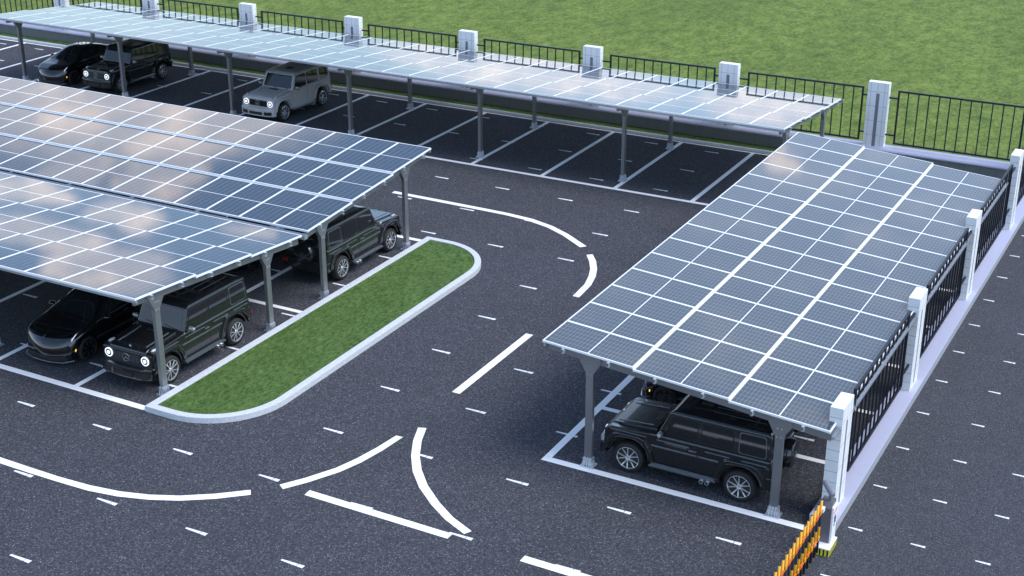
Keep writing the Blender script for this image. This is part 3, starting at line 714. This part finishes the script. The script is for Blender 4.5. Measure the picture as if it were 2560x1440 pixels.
def make_saloon(paint):
    car = empty('parked_saloon', (0, 0, 0)); ax = 1.44
    bm = bm_new(); NU, NV = 150, 44; NT = len(ZT)-1
    g = [[bm.verts.new(car_surf(NT*i/NU, 1-abs(j/NV*2-1), -1 if j < NV/2 else 1)) for j in range(NV+1)] for i in range(NU+1)]
    for i in range(NU):
        for j in range(NV):
            q = (g[i][j], g[i+1][j], g[i+1][j+1], g[i][j+1]); c = sum((v.co for v in q), Vector())/4
            if abs(c.y) > 0.6 and any((c.x-a)**2+(c.z-0.36)**2 < 0.395**2 for a in (ax, -ax)): continue
            bm.faces.new(q)
    bm.faces.new([g[0][j] for j in range(NV+1)]); bm.faces.new([g[NU][j] for j in range(NV+1)])
    bmesh.ops.remove_doubles(bm, verts=bm.verts, dist=0.0005)
    obj('body', bm, paint, car, smooth=True)
    bm = bm_new(); box(bm, -2.1, 2.05, -0.62, 0.62, 0.16, 0.62); box(bm, -1.0, 1.0, -0.80, 0.80, 0.16, 0.4); obj('underbody', bm, M['trim'], car)
    bm = bm_new(); surf_patch(bm, [(0.42, 0.79), (1.12, 0.66), (1.12, 1.0), (0.42, 1.0)], 1, 0.006); surf_patch(bm, [(0.42, 0.79), (1.12, 0.66), (1.12, 1.0), (0.42, 1.0)], -1, 0.006)
    obj('windscreen', bm, M['glass'], car, smooth=True)
    bm = bm_new(); surf_patch(bm, [(-1.85, 0.70), (0.36, 0.80), (0.36, 1.0), (-1.85, 1.0)], 1, 0.005, 24); surf_patch(bm, [(-1.85, 0.70), (0.36, 0.80), (0.36, 1.0), (-1.85, 1.0)], -1, 0.005, 24)
    obj('glass_roof', bm, M['glass'], car, smooth=True)
    for s in (-1, 1):
        for q in ([(-0.16, 0.535), (0.92, 0.54), (0.40, 0.71), (-0.16, 0.735)], [(-1.25, 0.535), (-0.22, 0.535), (-0.22, 0.735), (-1.05, 0.70)]):
            bm = bm_new(); surf_patch(bm, q, s, 0.006); obj('side_window', bm, M['glass'], car, smooth=True)
        bm = bm_new(); surf_patch(bm, [(-1.40, 0.515), (0.98, 0.515), (0.98, 0.53), (-1.40, 0.53)], s, 0.010, 20, 2); obj('window_trim', bm, M['trimgloss'], car)
        bm = bm_new(); surf_patch(bm, [(1.72, 0.60), (2.12, 0.46), (2.06, 0.56), (1.70, 0.70)], s, 0.008, 10, 4); obj('headlight', bm, M['lampdim'], car, smooth=True)
        bm = bm_new(); surf_patch(bm, [(1.80, 0.585), (2.10, 0.49), (2.06, 0.52), (1.80, 0.62)], s, 0.013, 8, 2); obj('running_light', bm, M['lamp'], car)
        bm = bm_new(); surf_patch(bm, [(-2.30, 0.45), (-2.02, 0.48), (-2.02, 0.56), (-2.30, 0.58)], s, 0.008, 8, 4); obj('tail_light', bm, M['red'], car, smooth=True)
        bm = bm_new(); bmesh.ops.create_uvsphere(bm, u_segments=14, v_segments=8, radius=1, matrix=Matrix.Translation((0.72, s*1.07, 1.10)) @ Matrix.Diagonal((0.10, 0.12, 0.065, 1))); obj('wing_mirror', bm, paint, car, smooth=True)
        bm = bm_new(); surf_patch(bm, [(2.02, 0.21), (2.08, 0.21), (2.08, 0.25), (2.02, 0.25)], s, 0.012, 2, 2); obj('fog_light', bm, M['amber'], car)
        for x in (-0.28, -1.2):
            bm = bm_new(); surf_patch(bm, [(x, 0.44), (x+0.2, 0.44), (x+0.2, 0.46), (x, 0.46)], s, 0.012, 4, 1); obj('door_handle', bm, M['trimgloss'], car)
        for x in (1.02, -0.19, -1.22):
            bm = bm_new(); surf_patch(bm, [(x, 0.12), (x+0.012, 0.12), (x+0.012, 0.52), (x, 0.52)], s, 0.004, 1, 10); obj('door_seam', bm, M['trim'], car)
    bm = bm_new(); prism(bm, [(2.0, -0.80), (2.24, -0.64), (2.345, -0.30), (2.36, 0), (2.345, 0.30), (2.24, 0.64), (2.0, 0.80)], 0.20, 0.33, 'xy'); lo_ = obj('front_intake', bm, M['trim'], car, bevel=0.01)
    bm = bm_new(); prism(bm, [(1.98, -0.90), (2.24, -0.74), (2.365, -0.36), (2.39, 0), (2.365, 0.36), (2.24, 0.74), (1.98, 0.90)], 0.155, 0.19, 'xy'); obj('front_splitter', bm, M['trimgloss'], car, bevel=0.008)
    p = car_surf(u_of_x(2.14), 1.0); bm = bm_new()
    T = Matrix.Translation(p+Vector((0, 0, 0.012))) @ Matrix.Rotation(R(28), 4, 'Y')
    box(bm, 0.03, 0.045, -0.045, 0.045, 0, 0.006, T); box(bm, -0.05, 0.03, -0.009, 0.009, 0, 0.006, T); obj('bonnet_badge', bm, M['mirrorcap'], car)
    for x in (ax, -ax):
        for y in (-0.85, 0.85): make_wheel(car, x, y, 0.365, 0.24, 'saloon')
    return car
suv = make_suv(M['paint_black'], M['trimgloss'])
def place(car, x, y, heading, label, group, cat_):
    car.location = (x, y, 0.002); car.rotation_euler = (0, 0, R(heading)); return tag(car, label, cat_, group)
GS = 'boxy off-road cars under the canopies'; GC = 'black saloon cars under the canopies'
place(suv, -26.22, 26.78+AX, -90, 'black boxy off-road car with round headlights facing the camera beside the grass island', GS, 'suv')
s2 = copy_tree(suv); place(s2, -26.32, 35.28+AX, 90, 'black boxy off-road car seen from behind with round spare wheel cover, by the island', GS, 'suv')
s3 = copy_tree(suv); place(s3, -12.10+AX, 29.28, 180, 'black boxy off-road car parked side-on under the right canopy by the barrier gate', GS, 'suv')
s4 = copy_tree(suv); place(s4, -48.85, 49.45+AX, -90, 'dark boxy off-road car in the back row, next to the black saloon', GS, 'suv')
s5 = make_suv(M['paint_grey'], M['paint_grey']); place(s5, -39.10, 49.25+AX, -90, 'light grey boxy off-road car alone in the back row', GS, 'suv')
sal = make_saloon(M['paint_jet'])
place(sal, -29.34, 26.80+1.44, -90, 'low black saloon with sleek nose parked left of the front off-road car', GC, 'car')
c2 = copy_tree(sal); place(c2, -51.95, 49.45+1.44, -90, 'low black saloon at the far left of the back row', GC, 'car')
c3 = copy_tree(sal); place(c3, -29.35, 34.5+1.44, 90, 'black saloon mostly hidden under the middle canopy, only its rear wheel showing', GC, 'car')
c4 = copy_tree(sal); place(c4, -12.55+1.44, 32.75, 180, 'dark saloon nose peeking out behind the off-road car under the right canopy', GC, 'car')

# ------------------------------------------------------------------ barrier gate
gate = empty('barrier_gate', (-6.9, 27.45, 0)); tag(gate, 'grey barrier gate cabinet on a yellow and black base, with a striped fence boom', 'barrier gate')
gx, gy = -6.9, 27.45
bm = bm_new(); box(bm, -0.14, 0.30, -0.37, 0.24, 0.0, 0.165); obj('plinth', bm, M['hazard'], gate)
bm = bm_new(); box(bm, -0.142, 0.302, -0.372, 0.242, 0.166, 0.19); obj('plinth_top', bm, M['white'], gate)
bm = bm_new(); prism(bm, [(-0.12, 0.19), (0.22, 0.19), (0.22, 1.20), (0.0, 1.20), (-0.12, 1.08)], -0.08, 0.20, 'yz', fn=lambda x, y, z: (x, y, z)); obj('cabinet', bm, M['cabinet'], gate, bevel=0.012)
bm = bm_new(); box(bm, 0.201, 0.25, -0.11, 0.21, 0.19, 1.12); sidep = obj('side_panel', bm, M['white'], gate, bevel=0.006)
bm = bm_new(); prism(bm, [(-0.06, 0.93), (0.14, 0.99), (0.14, 1.03), (-0.06, 0.97)], 0.2502, 0.254, 'yz'); obj('red_sign', bm, M['gatered'], sidep)
bm = bm_new()
box(bm, 0.2502, 0.254, -0.03, 0.12, 0.78, 0.86); box(bm, 0.2502, 0.254, -0.03, 0.02, 0.70, 0.78); box(bm, 0.2502, 0.254, 0.05, 0.12, 0.66, 0.78); box(bm, 0.2502, 0.254, -0.02, 0.05, 0.60, 0.66)
obj('blue_sign', bm, M['gateblue'], sidep)
bm = bm_new(); tube(bm, (0.10, 0.05, 1.20), (0.10, 0.05, 1.38), 0.032); obj('camera_post', bm, M['cabinet'], gate)
bm = bm_new(); box(bm, 0.05, 0.15, 0.0, 0.12, 1.38, 1.44); obj('camera_bracket', bm, M['white'], gate, bevel=0.008)
bm = bm_new()
c0, c1 = Vector((-0.08, 0.17, 1.57)), Vector((0.17, -0.08, 1.44))
tube(bm, c0, c1, 0.068, n=20); d = (c1-c0).normalized(); tube(bm, c1+d*0.001, c1+d*0.03, 0.068, 0.062, n=20); 
cam_h = obj('camera_housing', bm, M['camgrey'], gate, bevel=0.004)
bm = bm_new(); tube(bm, c1+d*0.0302, c1+d*0.034, 0.046, n=16); obj('camera_lens', bm, M['basew'], cam_h)
bx = 0.05
for zz in (1.12, 0.46):
    rail = bm_new(); box(rail, bx-0.012, bx+0.012, -4.1, -0.36, zz-0.018, zz+0.018); obj('boom_rail', rail, M['orange'], gate)
for i in range(16):
    y = -0.47-0.24*i
    bm = bm_new(); tube(bm, (bx, y, 0.10), (bx, y, 1.48), 0.027, n=10); obj('boom_tube', bm, M['tube'], gate, smooth=True)
    for zz in (1.19, 0.52):
        bm = bm_new(); box(bm, bx+0.012, bx+0.034, y-(0.17 if i % 2 else 0.10), y-0.02, zz-0.05, zz+0.05); obj('boom_reflector', bm, M['orange' if i % 2 else 'amber_paint'], gate)
bm = bm_new(); box(bm, bx-0.03, bx+0.03, -0.36, -0.221, 1.08, 1.18); obj('boom_arm', bm, M['white'], gate)

# ------------------------------------------------------------------ sky, sun, camera
w = bpy.data.worlds.new('World'); scene.world = w; w.use_nodes = True; nt = w.node_tree; N = NB(nt)
bg = nt.nodes['Background']; sky = nt.nodes.new('ShaderNodeTexSky'); sky.sky_type = 'NISHITA'; sky.sun_disc = False
SUN_EL, SUN_AZ = 56.0, 78.0     # azimuth clockwise from +Y
sky.sun_elevation = R(SUN_EL); sky.sun_rotation = R(SUN_AZ); sky.air_density = 1.0; sky.dust_density = 0.6; sky.ozone_density = 1.6
tc = nt.nodes.new('ShaderNodeTexCoord'); sp = nt.nodes.new('ShaderNodeSeparateXYZ'); nt.links.new(tc.outputs['Generated'], sp.inputs[0])
dx, dy, dz = sp.outputs
zz = N.m('MAXIMUM', N.m('ADD', dz, 0.12), 0.05)
cv = nt.nodes.new('ShaderNodeCombineXYZ'); nt.links.new(N.m('DIVIDE', dx, zz), cv.inputs[0]); nt.links.new(N.m('DIVIDE', dy, zz), cv.inputs[1])
wn = nt.nodes.new('ShaderNodeTexNoise'); wn.inputs['Scale'].default_value = 5.5; wn.inputs['Detail'].default_value = 5; nt.links.new(cv.outputs[0], wn.inputs['Vector'])
ws_ = nt.nodes.new('ShaderNodeSeparateColor'); nt.links.new(wn.outputs['Color'], ws_.inputs[0])
ca, cb = N.m('DIVIDE', dx, zz), N.m('DIVIDE', dy, zz)
ca = N.m('ADD', ca, N.m('MULTIPLY', N.m('SUBTRACT', ws_.outputs[0], 0.5), 0.22))
cb = N.m('ADD', cb, N.m('MULTIPLY', N.m('SUBTRACT', ws_.outputs[1], 0.5), 0.22))
az = N.m('ARCTAN2', N.m('MULTIPLY', dx, -1), dy)
cn = N.noise(cv.outputs[0], 1.6, 7, 0.52); cn2 = N.noise(cv.outputs[0], 9.0, 4, 0.55)
# cloud banks and added haze low in the western sky: centre, size, weight
BL = [(-1.40, 1.42, 0.29, 0.225, 1.0), (-1.21, 1.215, 0.07, 0.05, 0.9), (-0.33, 1.7, 0.34, 0.75, 0.20), (-1.34, 1.165, 0.06, 0.05, 0.9), (-2.13, 2.03, 0.10, 0.07, 1.0), (-1.89, 2.05, 0.085, 0.08, 1.0), (-1.95, 1.87, 0.15, 0.06, 0.8),  # the faintest patch is haze added to brighten the right canopy's reflections
      (-1.72, 1.82, 0.13, 0.10, 0.85), (-1.66, 2.14, 0.06, 0.035, 0.8), (-0.52, 1.98, 0.04, 0.04, 0.9), (-0.25, 1.34, 0.09, 0.09, 0.5), (-1.9, 3.7, 0.5, 0.22, 0.6), (-1.1, 3.8, 0.3, 0.2, 0.7), (-2.6, 2.6, 0.5, 0.25, 0.5)]
cloud = N.m('MULTIPLY', N.ramp(cn, 0.50, 0.62), 0.15)
for bx_, by_, rx_, ry_, wt_ in BL:
    e1 = N.m('POWER', N.m('DIVIDE', N.m('SUBTRACT', ca, bx_), rx_), 2.0); e2 = N.m('POWER', N.m('DIVIDE', N.m('SUBTRACT', cb, by_), ry_), 2.0)
    cloud = N.m('MAXIMUM', cloud, N.m('MULTIPLY', N.ramp(N.m('ADD', e1, e2), 1.25, 0.70), wt_))
front = N.m('GREATER_THAN', dz, 0.0); cloud = N.m('MULTIPLY', cloud, front)
ccol = N.mix(N.ramp(cn2, 0.48, 0.74), (6.6, 6.5, 6.9), (16.0, 12.9, 10.8))
added_veil = N.m('MULTIPLY', N.m('MULTIPLY', N.ramp(az, R(33), R(22)), N.ramp(dz, 0.75, 0.55)), front)  # bluish haze added to the sky to brighten the right canopy's panels
skc = N.mix(N.m('MULTIPLY', added_veil, 0.45), sky.outputs[0], (4.3, 6.0, 8.2))
skc = N.mix(cloud, skc, ccol)
nt.links.new(skc, bg.inputs['Color']); bg.inputs['Strength'].default_value = 0.15
sd = bpy.data.lights.new('sun', 'SUN'); sd.energy = 1.55; sd.angle = R(38); sd.color = (1.0, 0.97, 0.93)
so = bpy.data.objects.new('sun', sd); COL.objects.link(so)
dirv = Vector((math.sin(R(SUN_AZ))*math.cos(R(SUN_EL)), math.cos(R(SUN_AZ))*math.cos(R(SUN_EL)), math.sin(R(SUN_EL))))
so.rotation_euler = dirv.to_track_quat('Z', 'Y').to_euler(); so.location = dirv*60

cd = bpy.data.cameras.new('camera'); cd.lens = 50.0; cd.sensor_width = 36.0; cd.clip_end = 2000; cd.clip_start = 0.5
co = bpy.data.objects.new('camera', cd); COL.objects.link(co); co.location = (0, 0, 18)
co.rotation_euler = (R(90-23.003), 0, R(28.429)); scene.camera = co
scene.view_settings.view_transform = 'Standard'; scene.view_settings.look = 'None'; scene.view_settings.gamma = 1
scene.view_settings.exposure = 0.86
